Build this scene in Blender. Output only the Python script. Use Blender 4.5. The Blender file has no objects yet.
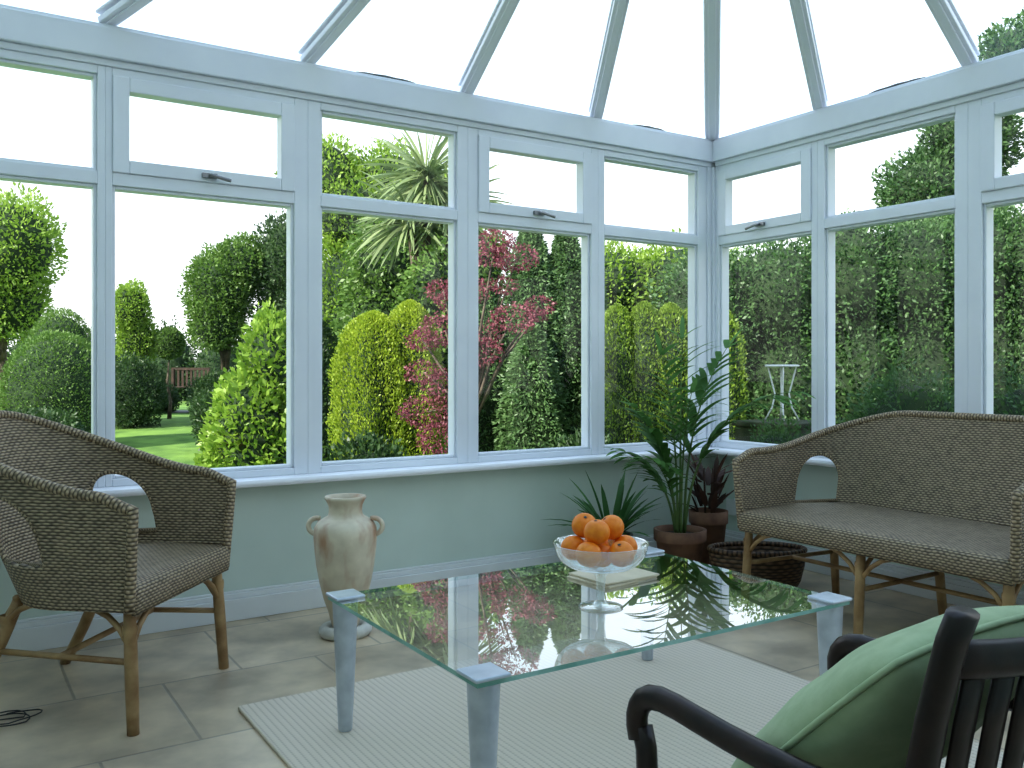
import bpy, math, random
import numpy as np
from mathutils import Vector, Matrix

random.seed(7)
scene = bpy.context.scene
try:
    scene.view_settings.view_transform = 'Standard'
    scene.view_settings.look = 'Medium High Contrast'
except Exception:
    pass
COL = scene.collection

# ------------------------------------------------------------------ helpers
class MB:
    def __init__(s):
        s.v=[]; s.f=[]; s.m=[]; s.uv=[]
    def add(s, vs, fs, mat=0, uvs=None):
        o=len(s.v); s.v.extend([tuple(p) for p in vs])
        for i,f in enumerate(fs):
            s.f.append(tuple(o+k for k in f)); s.m.append(mat)
            if uvs: s.uv.append([uvs[k] for k in f])
            else: s.uv.append([(vs[k][0],vs[k][1]+vs[k][2]) for k in f])
    def box(s, a, b, mat=0):
        x0,y0,z0=[min(a[i],b[i]) for i in range(3)]; x1,y1,z1=[max(a[i],b[i]) for i in range(3)]
        v=[(x0,y0,z0),(x1,y0,z0),(x1,y1,z0),(x0,y1,z0),(x0,y0,z1),(x1,y0,z1),(x1,y1,z1),(x0,y1,z1)]
        s.add(v,[(0,3,2,1),(4,5,6,7),(0,1,5,4),(1,2,6,5),(2,3,7,6),(3,0,4,7)],mat)
    def tube(s, pts, r, seg=10, closed=False, flat=(1,1), mat=0, up=None):
        P=[Vector(p) for p in pts]; n=len(P)
        rr = r if callable(r) else (lambda t: r)
        T=[]
        for i in range(n):
            if closed: d=P[(i+1)%n]-P[(i-1)%n]
            else: d=P[min(i+1,n-1)]-P[max(i-1,0)]
            T.append(d.normalized())
        a=Vector(up) if up else Vector((0,0,1))
        if abs(a.dot(T[0]))>.95: a=Vector((1,0,0))
        N=(a-T[0]*a.dot(T[0])).normalized()
        vs=[];uv=[];L=0
        for i in range(n):
            if i: 
                L+=(P[i]-P[i-1]).length
                if up:
                    a2=Vector(up); q=a2-T[i]*a2.dot(T[i])
                    if q.length>.05: N=q.normalized()
                    else: N=(N-T[i]*N.dot(T[i])).normalized()
                else: N=(N-T[i]*N.dot(T[i])).normalized()
            B=T[i].cross(N)
            R=rr(i/(n-1))
            for k in range(seg+1):
                w=2*math.pi*k/seg
                vs.append(P[i]+N*math.cos(w)*R*flat[0]+B*math.sin(w)*R*flat[1])
                uv.append((w*R*1.0,L))
        fs=[]
        m=seg+1
        for i in range(n-1):
            for k in range(seg):
                fs.append((i*m+k,i*m+k+1,(i+1)*m+k+1,(i+1)*m+k))
        if closed:
            i=n-1
            for k in range(seg): fs.append((i*m+k,i*m+k+1,k+1,k))
        else:
            fs.append(tuple(reversed(range(seg)))); fs.append(tuple((n-1)*m+k for k in range(seg)))
        s.add(vs,fs,mat,uv)
    def lathe(s, prof, seg=40, c=(0,0,0), mat=0, sx=1, sy=1):
        vs=[];uv=[];L=0
        for i,(r,z) in enumerate(prof):
            if i: L+=math.hypot(r-prof[i-1][0],z-prof[i-1][1])
            for k in range(seg+1):
                w=2*math.pi*k/seg
                vs.append((c[0]+r*sx*math.cos(w),c[1]+r*sy*math.sin(w),c[2]+z)); uv.append((w*max(p[0] for p in prof),L))
        fs=[];m=seg+1
        for i in range(len(prof)-1):
            for k in range(seg): fs.append((i*m+k,i*m+k+1,(i+1)*m+k+1,(i+1)*m+k))
        s.add(vs,fs,mat,uv)
    def build(s,name,mats,parent=None,loc=(0,0,0),rot=(0,0,0),smooth=True,bevel=0,solid=0,kind=None,label=None,weld=True):
        me=bpy.data.meshes.new(name); me.from_pydata(s.v,[],s.f)
        uvl=me.uv_layers.new(name='UVMap')
        flat=[c for f in s.uv for p in f for c in (p[0],p[1])]
        uvl.data.foreach_set('uv',flat)
        me.polygons.foreach_set('material_index',s.m)
        me.polygons.foreach_set('use_smooth',[smooth]*len(s.f))
        for m in (mats if isinstance(mats,list) else [mats]): me.materials.append(m)
        me.update()
        ob=bpy.data.objects.new(name,me); COL.objects.link(ob)
        ob.location=loc; ob.rotation_euler=rot
        if parent: ob.parent=parent
        if weld and smooth:
            w=ob.modifiers.new('w','WELD'); w.merge_threshold=.00005
        if solid:
            m=ob.modifiers.new('s','SOLIDIFY'); m.thickness=solid; m.offset=0
        if bevel:
            m=ob.modifiers.new('b','BEVEL'); m.width=bevel; m.segments=2; m.limit_method='ANGLE'
        if kind: ob['kind']=kind
        if label: ob['label']=label
        return ob

def empty(name,loc,rotz=0,label=None,cat=None,group=None):
    e=bpy.data.objects.new(name,None); COL.objects.link(e); e.location=loc; e.rotation_euler=(0,0,rotz)
    e.empty_display_size=.1
    if label: e['label']=label
    if cat: e['category']=cat
    if group: e['group']=group
    return e
def tag(o,label,cat,group=None):
    o['label']=label; o['category']=cat
    if group: o['group']=group
    return o

# ------------------------------------------------------------------ materials
def newmat(name):
    m=bpy.data.materials.new(name); m.use_nodes=True
    nt=m.node_tree; nt.nodes.clear()
    out=nt.nodes.new('ShaderNodeOutputMaterial')
    return m,nt,out
def N(nt,t,**kw):
    n=nt.nodes.new(t)
    for k,v in kw.items(): setattr(n,k,v)
    return n
def math_(nt,op,a,b=None,c=None):
    n=nt.nodes.new('ShaderNodeMath'); n.operation=op
    for i,x in enumerate((a,b,c)):
        if x is None: continue
        if isinstance(x,(int,float)): n.inputs[i].default_value=x
        else: nt.links.new(x,n.inputs[i])
    return n.outputs[0]
def mat_noise(name,c1,c2,scale=8,rough=.6,bump=0,metal=0,detail=5,coord='Object',spec=.5,ramp=(.35,.65)):
    m,nt,out=newmat(name); L=nt.links
    p=N(nt,'ShaderNodeBsdfPrincipled'); L.new(p.outputs[0],out.inputs[0])
    tc=N(nt,'ShaderNodeTexCoord'); no=N(nt,'ShaderNodeTexNoise'); no.inputs['Scale'].default_value=scale; no.inputs['Detail'].default_value=detail
    L.new(tc.outputs[coord],no.inputs['Vector'])
    r=N(nt,'ShaderNodeValToRGB'); r.color_ramp.elements[0].position=ramp[0]; r.color_ramp.elements[1].position=ramp[1]
    r.color_ramp.elements[0].color=(*c1,1); r.color_ramp.elements[1].color=(*c2,1)
    L.new(no.outputs['Fac'],r.inputs[0]); L.new(r.outputs[0],p.inputs['Base Color'])
    p.inputs['Roughness'].default_value=rough; p.inputs['Metallic'].default_value=metal
    p.inputs['Specular IOR Level'].default_value=spec
    if bump:
        b=N(nt,'ShaderNodeBump'); b.inputs['Strength'].default_value=bump; b.inputs['Distance'].default_value=.01
        L.new(no.outputs['Fac'],b.inputs['Height']); L.new(b.outputs[0],p.inputs['Normal'])
    return m
def mat_weave(name,dark,light,du=.021,dv=.0088,bump=.8):
    m,nt,out=newmat(name); L=nt.links
    p=N(nt,'ShaderNodeBsdfPrincipled'); L.new(p.outputs[0],out.inputs[0]); p.inputs['Roughness'].default_value=.5
    uv=N(nt,'ShaderNodeUVMap'); se=N(nt,'ShaderNodeSeparateXYZ'); L.new(uv.outputs[0],se.inputs[0])
    tc=N(nt,'ShaderNodeTexCoord')
    nw=N(nt,'ShaderNodeTexNoise'); nw.inputs['Scale'].default_value=9; nw.inputs['Detail'].default_value=2; L.new(tc.outputs['Object'],nw.inputs['Vector'])
    u=math_(nt,'MULTIPLY_ADD',nw.outputs['Fac'],.012,se.outputs[0]); v=math_(nt,'MULTIPLY_ADD',nw.outputs['Fac'],.010,se.outputs[1])
    rv=math_(nt,'DIVIDE',v,dv); row=math_(nt,'FLOOR',rv)
    s=math_(nt,'SINE',math_(nt,'ADD',math_(nt,'MULTIPLY',u,2*math.pi/du),math_(nt,'MULTIPLY',row,math.pi)))
    a=math_(nt,'ABSOLUTE',math_(nt,'SINE',math_(nt,'MULTIPLY',rv,math.pi)))
    h=math_(nt,'MULTIPLY',a,math_(nt,'MULTIPLY_ADD',s,.32,.68))
    no=N(nt,'ShaderNodeTexNoise'); no.inputs['Scale'].default_value=45; no.inputs['Detail'].default_value=4
    L.new(tc.outputs['Object'],no.inputs['Vector'])
    h2=math_(nt,'MULTIPLY',h,math_(nt,'MULTIPLY_ADD',no.outputs['Fac'],1.7,.15))
    r=N(nt,'ShaderNodeValToRGB'); r.color_ramp.elements[0].position=.05; r.color_ramp.elements[1].position=.75
    r.color_ramp.elements[0].color=(*dark,1); r.color_ramp.elements[1].color=(*light,1)
    L.new(h2,r.inputs[0]); L.new(r.outputs[0],p.inputs['Base Color'])
    b=N(nt,'ShaderNodeBump'); b.inputs['Strength'].default_value=bump; b.inputs['Distance'].default_value=.005
    L.new(h,b.inputs['Height']); L.new(b.outputs[0],p.inputs['Normal'])
    return m
def mat_glass(name,tint=(1,1,1),mult=1.0,base=.04,rough=0.0):
    m,nt,out=newmat(name); L=nt.links
    lw=N(nt,'ShaderNodeLayerWeight'); lw.inputs['Blend'].default_value=.5
    f5=math_(nt,'POWER',lw.outputs['Facing'],5.0)
    f=math_(nt,'MULTIPLY',math_(nt,'MULTIPLY_ADD',f5,1-base,base),mult)
    f=math_(nt,'MINIMUM',f,.95)
    tr=N(nt,'ShaderNodeBsdfTransparent'); tr.inputs[0].default_value=(*tint,1)
    gl=N(nt,'ShaderNodeBsdfGlossy'); gl.inputs['Roughness'].default_value=rough; gl.inputs[0].default_value=(1,1,1,1)
    mx=N(nt,'ShaderNodeMixShader'); L.new(f,mx.inputs[0]); L.new(tr.outputs[0],mx.inputs[1]); L.new(gl.outputs[0],mx.inputs[2])
    L.new(mx.outputs[0],out.inputs[0])
    return m
def mat_leaf(name,dark,light,trans=.35,rough=.5):
    m,nt,out=newmat(name); L=nt.links
    at=N(nt,'ShaderNodeAttribute'); at.attribute_name='leafv'
    tc=N(nt,'ShaderNodeTexCoord'); no=N(nt,'ShaderNodeTexNoise'); no.inputs['Scale'].default_value=2.5
    L.new(tc.outputs['Object'],no.inputs['Vector'])
    fac=math_(nt,'ADD',math_(nt,'MULTIPLY',at.outputs['Fac'],.5),math_(nt,'MULTIPLY_ADD',no.outputs['Fac'],1.0,-.25))
    r=N(nt,'ShaderNodeValToRGB'); r.color_ramp.elements[0].color=(*dark,1); r.color_ramp.elements[1].color=(*light,1)
    L.new(fac,r.inputs[0])
    d=N(nt,'ShaderNodeBsdfDiffuse'); t=N(nt,'ShaderNodeBsdfTranslucent'); g=N(nt,'ShaderNodeBsdfGlossy'); g.inputs['Roughness'].default_value=rough
    L.new(r.outputs[0],d.inputs[0]); L.new(r.outputs[0],t.inputs[0])
    mx=N(nt,'ShaderNodeMixShader'); mx.inputs[0].default_value=trans; L.new(d.outputs[0],mx.inputs[1]); L.new(t.outputs[0],mx.inputs[2])
    m2=N(nt,'ShaderNodeMixShader'); m2.inputs[0].default_value=.04; L.new(mx.outputs[0],m2.inputs[1]); L.new(g.outputs[0],m2.inputs[2])
    L.new(m2.outputs[0],out.inputs[0])
    return m

M_pvc=mat_noise('white_pvc',(.76,.79,.85),(.82,.85,.90),3,.35)
M_bar=mat_noise('roof_bar_white',(.90,.91,.96),(.93,.94,.98),3,.3)
M_wall=mat_noise('wall_paint',(.62,.71,.65),(.66,.75,.69),4,.8)
M_white=mat_noise('white_gloss',(.76,.78,.79),(.82,.84,.85),4,.4)
M_winglass=mat_glass('window_glass',(.98,.99,.995),.42)
M_roofglass=mat_glass('roof_glass',(.96,.99,1),1.2)
M_tabglass=mat_glass('table_glass',(.97,.99,.98),2.3,.055)
M_tabclear=mat_glass('table_glass_under',(.99,1,.995),0.0)
M_edge=mat_noise('glass_edge',(.20,.42,.36),(.40,.62,.56),10,.15)
M_bowl=mat_glass('bowl_glass',(.95,.98,.98),1.5,.16)
M_steel=mat_noise('brushed_steel',(.48,.53,.60),(.60,.65,.72),20,.3,metal=.4)
M_wick=mat_weave('wicker',(.055,.040,.027),(.47,.37,.245))
M_rim=mat_weave('wicker_braid',(.08,.058,.035),(.52,.40,.26),du=.02,dv=.012)
M_cane=mat_noise('cane_wood',(.26,.15,.065),(.45,.30,.15),14,.4,bump=.2)
M_darkwood=mat_noise('dark_wood',(.012,.007,.007),(.034,.017,.015),18,.35,bump=.1)
M_green=mat_noise('green_fabric',(.40,.49,.30),(.46,.55,.35),30,.85,bump=.15)
M_terra=mat_noise('terracotta',(.19,.10,.07),(.31,.17,.11),12,.8,bump=.2)
M_soil=mat_noise('soil',(.02,.014,.01),(.05,.035,.025),40,.95,bump=.5)
M_baskd=mat_weave('dark_basket',(.025,.014,.009),(.20,.12,.07),du=.05,dv=.02)
M_pot2=mat_noise('dark_glazed_pot',(.05,.045,.04),(.09,.08,.07),12,.4)
M_orange=mat_noise('orange_peel',(.84,.22,.012),(.92,.30,.02),60,.4,bump=.12)
M_bark=mat_noise('bark',(.06,.045,.035),(.15,.12,.09),14,.9,bump=.6)
M_metalg=mat_noise('handle_metal',(.25,.25,.26),(.35,.35,.36),10,.35,metal=.7)
M_black=mat_noise('black_rubber',(.015,.015,.015),(.03,.03,.03),10,.5)
M_paper=mat_noise('magazine_paper',(.55,.48,.34),(.66,.58,.42),10,.6)
M_stone=mat_noise('pale_stone',(.5,.48,.43),(.72,.70,.64),12,.8,bump=.3)
M_dstone=mat_noise('weathered_stone',(.03,.04,.02),(.08,.085,.05),9,.95,bump=.5)
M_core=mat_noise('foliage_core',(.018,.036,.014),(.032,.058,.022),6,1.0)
M_moss=mat_noise('gutter_moss',(.07,.08,.08),(.14,.15,.14),30,.9,bump=.5)

def mat_urn():
    m=mat_noise('urn_ceramic',(.58,.50,.38),(.78,.69,.54),9,.55,bump=.25)
    nt=m.node_tree; L=nt.links
    p=[n for n in nt.nodes if n.type=='BSDF_PRINCIPLED'][0]; src=p.inputs['Base Color'].links[0].from_socket
    tc=N(nt,'ShaderNodeTexCoord'); no=N(nt,'ShaderNodeTexNoise'); no.inputs['Scale'].default_value=10; no.inputs['Detail'].default_value=3
    mp=N(nt,'ShaderNodeMapping'); mp.inputs['Scale'].default_value=(1.6,1.6,.8); mp.inputs['Location'].default_value=(.3,.7,.2); L.new(tc.outputs['Object'],mp.inputs[0]); L.new(mp.outputs[0],no.inputs['Vector'])
    r=N(nt,'ShaderNodeValToRGB'); r.color_ramp.elements[0].position=.50; r.color_ramp.elements[1].position=.74
    L.new(no.outputs['Fac'],r.inputs[0])
    mx=N(nt,'ShaderNodeMix'); mx.data_type='RGBA'; L.new(r.outputs[0],mx.inputs['Factor']); L.new(src,mx.inputs['A']); mx.inputs['B'].default_value=(.50,.31,.20,1)
    L.new(mx.outputs['Result'],p.inputs['Base Color']); return m
M_urn=mat_urn()

def mat_tiles():
    m,nt,out=newmat('floor_tiles'); L=nt.links
    p=N(nt,'ShaderNodeBsdfPrincipled'); L.new(p.outputs[0],out.inputs[0])
    tc=N(nt,'ShaderNodeTexCoord'); mp=N(nt,'ShaderNodeMapping'); mp.inputs['Location'].default_value=(.267,.10,0)
    L.new(tc.outputs['Object'],mp.inputs[0])
    br=N(nt,'ShaderNodeTexBrick'); br.offset=.5
    br.inputs['Scale'].default_value=1; br.inputs['Mortar Size'].default_value=.006; br.inputs['Brick Width'].default_value=.5; br.inputs['Row Height'].default_value=.5
    br.inputs['Mortar Smooth'].default_value=.6; br.inputs['Bias'].default_value=0
    br.inputs['Color1'].default_value=(.55,.46,.35,1); br.inputs['Color2'].default_value=(.64,.54,.42,1); br.inputs['Mortar'].default_value=(.40,.35,.29,1)
    L.new(mp.outputs[0],br.inputs[0])
    no=N(nt,'ShaderNodeTexNoise'); no.inputs['Scale'].default_value=5; no.inputs['Detail'].default_value=8; L.new(tc.outputs['Object'],no.inputs['Vector'])
    r=N(nt,'ShaderNodeValToRGB'); r.color_ramp.elements[0].color=(.66,.64,.61,1); r.color_ramp.elements[1].color=(1.10,1.06,.98,1); r.color_ramp.elements[0].position=.35; r.color_ramp.elements[1].position=.65
    L.new(no.outputs['Fac'],r.inputs[0])
    mx=N(nt,'ShaderNodeMix'); mx.data_type='RGBA'; mx.blend_type='MULTIPLY'; mx.inputs['Factor'].default_value=1
    L.new(br.outputs['Color'],mx.inputs['A']); L.new(r.outputs[0],mx.inputs['B']); L.new(mx.outputs['Result'],p.inputs['Base Color'])
    p.inputs['Roughness'].default_value=.36
    b=N(nt,'ShaderNodeBump'); b.inputs['Strength'].default_value=.35; b.inputs['Distance'].default_value=.003; b.invert=True
    L.new(br.outputs['Fac'],b.inputs['Height']); L.new(b.outputs[0],p.inputs['Normal'])
    return m
M_tiles=mat_tiles()
def mat_rug():
    m,nt,out=newmat('ribbed_rug'); L=nt.links
    p=N(nt,'ShaderNodeBsdfPrincipled'); L.new(p.outputs[0],out.inputs[0]); p.inputs['Roughness'].default_value=.95
    tc=N(nt,'ShaderNodeTexCoord'); se=N(nt,'ShaderNodeSeparateXYZ'); L.new(tc.outputs['Object'],se.inputs[0])
    a=math_(nt,'ABSOLUTE',math_(nt,'SINE',math_(nt,'MULTIPLY',se.outputs[0],math.pi/.019)))
    c=math_(nt,'ABSOLUTE',math_(nt,'SINE',math_(nt,'MULTIPLY',se.outputs[1],math.pi/.012)))
    h=math_(nt,'ADD',math_(nt,'MULTIPLY',a,.7),math_(nt,'MULTIPLY',c,.3))
    r=N(nt,'ShaderNodeValToRGB'); r.color_ramp.elements[0].color=(.50,.43,.34,1); r.color_ramp.elements[1].color=(.68,.59,.48,1); r.color_ramp.elements[0].position=.1; r.color_ramp.elements[1].position=.6
    L.new(h,r.inputs[0]); L.new(r.outputs[0],p.inputs['Base Color'])
    b=N(nt,'ShaderNodeBump'); b.inputs['Strength'].default_value=.5; b.inputs['Distance'].default_value=.003
    L.new(h,b.inputs['Height']); L.new(b.outputs[0],p.inputs['Normal']); return m
M_rug=mat_rug()

# ------------------------------------------------------------------ room shell
X0=-4.2; Y0=-4.2
mb=MB(); mb.box((X0-.2,Y0-.2,-.12),(.2,.2,0)); mb.build('floor',M_tiles,smooth=False,kind='structure')
mb=MB(); mb.box((X0,0,0),(.2,.2,.53)); mb.build('wall_north',M_wall,smooth=False,kind='structure')
mb=MB(); mb.box((0,Y0,0),(.2,0,.53)); mb.build('wall_east',M_wall,smooth=False,kind='structure')
mb=MB(); mb.box((X0-.2,Y0-3,0),(X0,.2,6.2)); mb.build('wall_west',M_wall,smooth=False,kind='structure')  # unseen house wall, made this tall to keep direct sun out of the room
mb=MB(); mb.box((X0,Y0-.2,0),(.2,Y0,2.25)); mb.build('wall_south',M_wall,smooth=False,kind='structure')
for nm,ax in (('baseboard_north','x'),('baseboard_east','y')):
    mb=MB()
    for (d,z0,z1) in ((.022,0,.085),(.014,.085,.105),(.008,.105,.115)):
        if ax=='x': mb.box((X0,-d,z0),(0,0,z1))
        else: mb.box((-d,Y0,z0),(0,-.022,z1))
    mb.build(nm,M_white,smooth=False,bevel=.003,kind='structure')
TR=[0]
def trim(mb,mat,smooth=False,bevel=.004,label=None):
    TR[0]+=1
    return mb.build('trim_%d'%TR[0],mat,smooth=smooth,bevel=bevel,kind='structure',label=label)
mb=MB(); mb.box((X0,-.10,.53),(.2,.2,.56)); trim(mb,M_bar,bevel=.012,label='white window sill board with rounded nose')
mb=MB(); mb.box((-.10,Y0,.53),(.2,-.10,.56)); trim(mb,M_bar,bevel=.012,label='white window sill board with rounded nose')
mb=MB(); mb.box((X0,-.05,2.125),(.10,.12,2.235)); mb.box((X0,-.03,2.10),(.10,.10,2.125)); mb.box((X0,-.035,2.235),(.1,.12,2.25)); trim(mb,M_pvc,label='white eaves beam above the windows')
mb=MB(); mb.box((-.05,Y0,2.125),(.12,-.05,2.235)); mb.box((-.03,Y0,2.10),(.10,-.05,2.125)); mb.box((-.035,Y0,2.235),(.12,-.05,2.25)); trim(mb,M_pvc,label='white eaves beam above the windows')
mb=MB(); mb.box((-.062,-.03,.56),(.06,.06,2.10)); mb.box((-.035,-.045,.56),(.0,-.03,2.10)); trim(mb,M_pvc,label='white corner post between the glazed walls')

WN=[0]
def window(wall,a0,a1,g0,g1,opening):
    WN[0]+=1
    z0,z1=.56,2.10; gb,tb,tt,gt=.600,1.656,1.727,2.058
    def mp(a,d,z): return (a,-d,z) if wall=='A' else (-d,a,z)
    def bx(mb,aa,ab,da,db,za,zb,mat=0): mb.box(mp(aa,da,za),mp(ab,db,zb),mat)
    mb=MB(); D0,D1=.02,-.06
    bx(mb,a0,g0-.012,D0,D1,z0,z1); bx(mb,g1+.012,a1,D0,D1,z0,z1)
    bx(mb,g0-.012,g1+.012,D0,D1,z0,gb-.012); bx(mb,g0-.012,g1+.012,D0,D1,gt+.012,z1)
    bx(mb,g0-.012,g1+.012,D0,D1,tb+.012,tt-.012)
    def ring(mb,aa,ab,za,zb,w,da,db):
        bx(mb,aa-w,aa,da,db,za-w,zb+w); bx(mb,ab,ab+w,da,db,za-w,zb+w)
        bx(mb,aa,ab,da,db,za-w,za); bx(mb,aa,ab,da,db,zb,zb+w)
    ring(mb,g0,g1,gb,tb,.012,.006,-.05)
    if not opening: ring(mb,g0,g1,tt,gt,.012,.006,-.05)
    w=mb.build('window_%d'%WN[0],M_pvc,smooth=False,bevel=.003,kind='structure',label='white framed fixed window with %s top light'%('an opening' if opening else 'a fixed'))
    mb=MB(); q=[mp(g0,-.02,gb),mp(g1,-.02,gb),mp(g1,-.02,tb),mp(g0,-.02,tb)]; mb.add(q,[(0,1,2,3)])
    mb.build('glass_pane',M_winglass,parent=w,smooth=False)
    i=.046 if opening else 0
    mb=MB(); q=[mp(g0+i,-.02,tt+i*.8),mp(g1-i,-.02,tt+i*.8),mp(g1-i,-.02,gt-i*.9),mp(g0+i,-.02,gt-i*.9)]; mb.add(q,[(0,1,2,3)])
    mb.build('glass_pane',M_winglass,parent=w,smooth=False)
    if opening:
        mb=MB()
        ao,bo,zo,zp=g0-.012,g1+.012,tt-.012,gt+.012
        ai,bi,zi,zj=g0+i,g1-i,tt+i*.8,gt-i*.9
        bx(mb,ao,ai,.03,-.03,zo,zp); bx(mb,bi,bo,.03,-.03,zo,zp); bx(mb,ai,bi,.03,-.03,zo,zi); bx(mb,ai,bi,.03,-.03,zj,zp)
        sash=mb.build('opening_sash',M_pvc,parent=w,smooth=False,bevel=.004)
        mb=MB(); c=(g0+g1)/2
        bx(mb,c-.028,c+.028,.03,.045,tt+.002,tt+.020)
        mb.tube([mp(c,.04,tt+.012),mp(c,.062,tt+.010),mp(c+.03,.064,tt+.004),mp(c+.075,.062,tt-.004)],.007,8)
        mb.build('handle',M_metalg,parent=sash,smooth=False,label='grey metal window handle')
A=[(-.818,-.062,-.764,-.137,0),(-1.574,-.818,-1.508,-.873,1),(-2.333,-1.574,-2.265,-1.640,0),(-3.10,-2.333,-3.064,-2.401,1),(-3.87,-3.10,-3.80,-3.138,0)]
for a in A: window('A',*a)
B=[(-.722,-.03,-.674,-.080,1),(-1.475,-.722,-1.407,-.773,0),(-2.24,-1.475,-2.17,-1.544,1),(-3.0,-2.24,-2.93,-2.31,0),(-3.76,-3.0,-3.70,-3.06,1)]
for b in B: window('B',*b)
mb=MB(); mb.box((X0,-.02,.56),(-3.87,.06,2.10)); trim(mb,M_pvc)
mb=MB(); mb.box((-.02,Y0,.56),(.06,-3.76,2.10)); trim(mb,M_pvc)

APEX=Vector((-1.965,-1.940,2.98))
def rafter(p,w,dep,label):
    p=Vector(p); d=(APEX-p); L=d.length; t=d.normalized(); side=t.cross(Vector((0,0,1))).normalized(); up=side.cross(t)
    def sec(q,ww,a,b): return [q-side*ww/2+up*a,q+side*ww/2+up*a,q+side*ww/2+up*b,q-side*ww/2+up*b]
    mb=MB()
    fs=[(0,1,5,4),(1,2,6,5),(2,3,7,6),(3,0,4,7),(3,2,1,0),(4,5,6,7)]
    mb.add(sec(p,w,-dep,-.006)+sec(APEX,w*.8,-dep,-.006),fs)
    mb.add(sec(p,w*.5,-dep-.008,-dep)+sec(APEX,w*.4,-dep-.008,-dep),fs)
    mb.add(sec(p,w*1.1,.008,.020)+sec(APEX,w*.9,.008,.020),fs)
    trim(mb,M_bar,label=label)
for x in (-.818,-1.574,-2.333,-3.10,-3.87): rafter((x,0,2.280),.066,.030,'white glazing bar of the glass roof')
for y in (-.722,-1.475,-2.24,-3.0,-3.76): rafter((0,y,2.280),.066,.030,'white glazing bar of the glass roof')
for c in ((0,0),(X0,0),(0,Y0),(X0,Y0)): rafter((c[0],c[1],2.280),.074,.04,'white hip bar at the roof corner')
for k in (1,2,3,4): rafter((X0,X0*k/5,2.280),.060,.030,'white glazing bar of the glass roof')
for k in (1,2,3,4): rafter((X0*k/5,Y0,2.280),.060,.030,'white glazing bar of the glass roof')
mb=MB(); mb.lathe([(0,-.1),(.08,-.1),(.12,-.07),(.13,.03),(0,.06)],24,c=APEX); trim(mb,M_pvc,smooth=True,bevel=0,label='white boss where the glazing bars meet')
mb=MB(); o=.12
cs=[(X0,o,2.255),(o,o,2.255),(o,Y0,2.255),(X0,Y0,2.255)]
mb.add(cs+[tuple(APEX)],[(0,1,4),(1,2,4),(2,3,4),(3,0,4)])
mb.build('ceiling',M_roofglass,smooth=False,kind='structure',weld=False)
for i,(p,r,ln) in enumerate((((-1.95,.05,2.276),0,.14),((-.42,.05,2.276),0,.11),((.05,-1.10,2.276),math.pi/2,.14))):
    mb=MB(); n=26
    pts=[(ln*(2*k/n-1),0,0) for k in range(n+1)]
    mb.tube(pts,lambda t:.012*max(.1,math.sin(math.pi*t))**.35*(1+.08*math.sin(t*17)),8,flat=(.8,1.6))
    o_=mb.build('moss_strip',M_moss,loc=p,rot=(0,0,r)); tag(o_,'dark strip of moss along the roof glass edge','moss','moss on the roof edge')

mb=MB(); mb.box((-.012,-.20,.20),(0,-.115,.285)); o_=mb.build('wall_socket',M_white,smooth=False,bevel=.003); tag(o_,'white plastic power socket on the low wall','socket')

# ------------------------------------------------------------------ rug
mb=MB(); mb.box((-.787,-1.1,.0),(.787,1.1,.012)); o_=mb.build('rug',M_rug,loc=(-2.09,-2.043,0),smooth=False,bevel=.004); tag(o_,'cream ribbed rug lying under the glass coffee table','rug')

# ------------------------------------------------------------------ coffee table
tx0,tx1,ty0,ty1=-2.715,-1.560,-2.045,-1.240
tc_=Vector(((tx0+tx1)/2,(ty0+ty1)/2,.0)); hx=(tx1-tx0)/2; hy=(ty1-ty0)/2
tab=empty('coffee_table',tc_,0,'low glass coffee table with tapered grey metal legs on a rug','table')
zt=.375
mb=MB()
v=[(-hx,-hy,zt-.010),(hx,-hy,zt-.010),(hx,hy,zt-.010),(-hx,hy,zt-.010),(-hx,-hy,zt),(hx,-hy,zt),(hx,hy,zt),(-hx,hy,zt)]
mb.add(v,[(4,5,6,7)],0); mb.add(v,[(0,3,2,1)],1); mb.add(v,[(0,1,5,4),(1,2,6,5),(2,3,7,6),(3,0,4,7)],2)
mb.build('table_top',[M_tabglass,M_tabclear,M_edge],parent=tab,smooth=False,weld=False,label='clear glass top with green edge')
for sx in (-1,1):
    for sy in (-1,1):
        mb=MB(); cx,cy=sx*(hx-.036),sy*(hy-.036)
        floor_z=.0125
        mb.lathe([(0,floor_z),(.017,floor_z),(.019,floor_z+.004),(.034,zt-.03),(.035,zt-.0115),(0,zt-.0115)],28,c=(cx,cy,0))
        lg=mb.build('leg',M_steel,parent=tab)
        md=lg.modifiers.new('e','EDGE_SPLIT'); md.split_angle=.8
        mb=MB(); mb.box((cx-.042,cy-.042,zt),(cx+.042,cy+.042,zt+.009))
        mb.build('corner_plate',M_steel,parent=tab,smooth=False,bevel=.004,label='square metal clamp plate')

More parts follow.
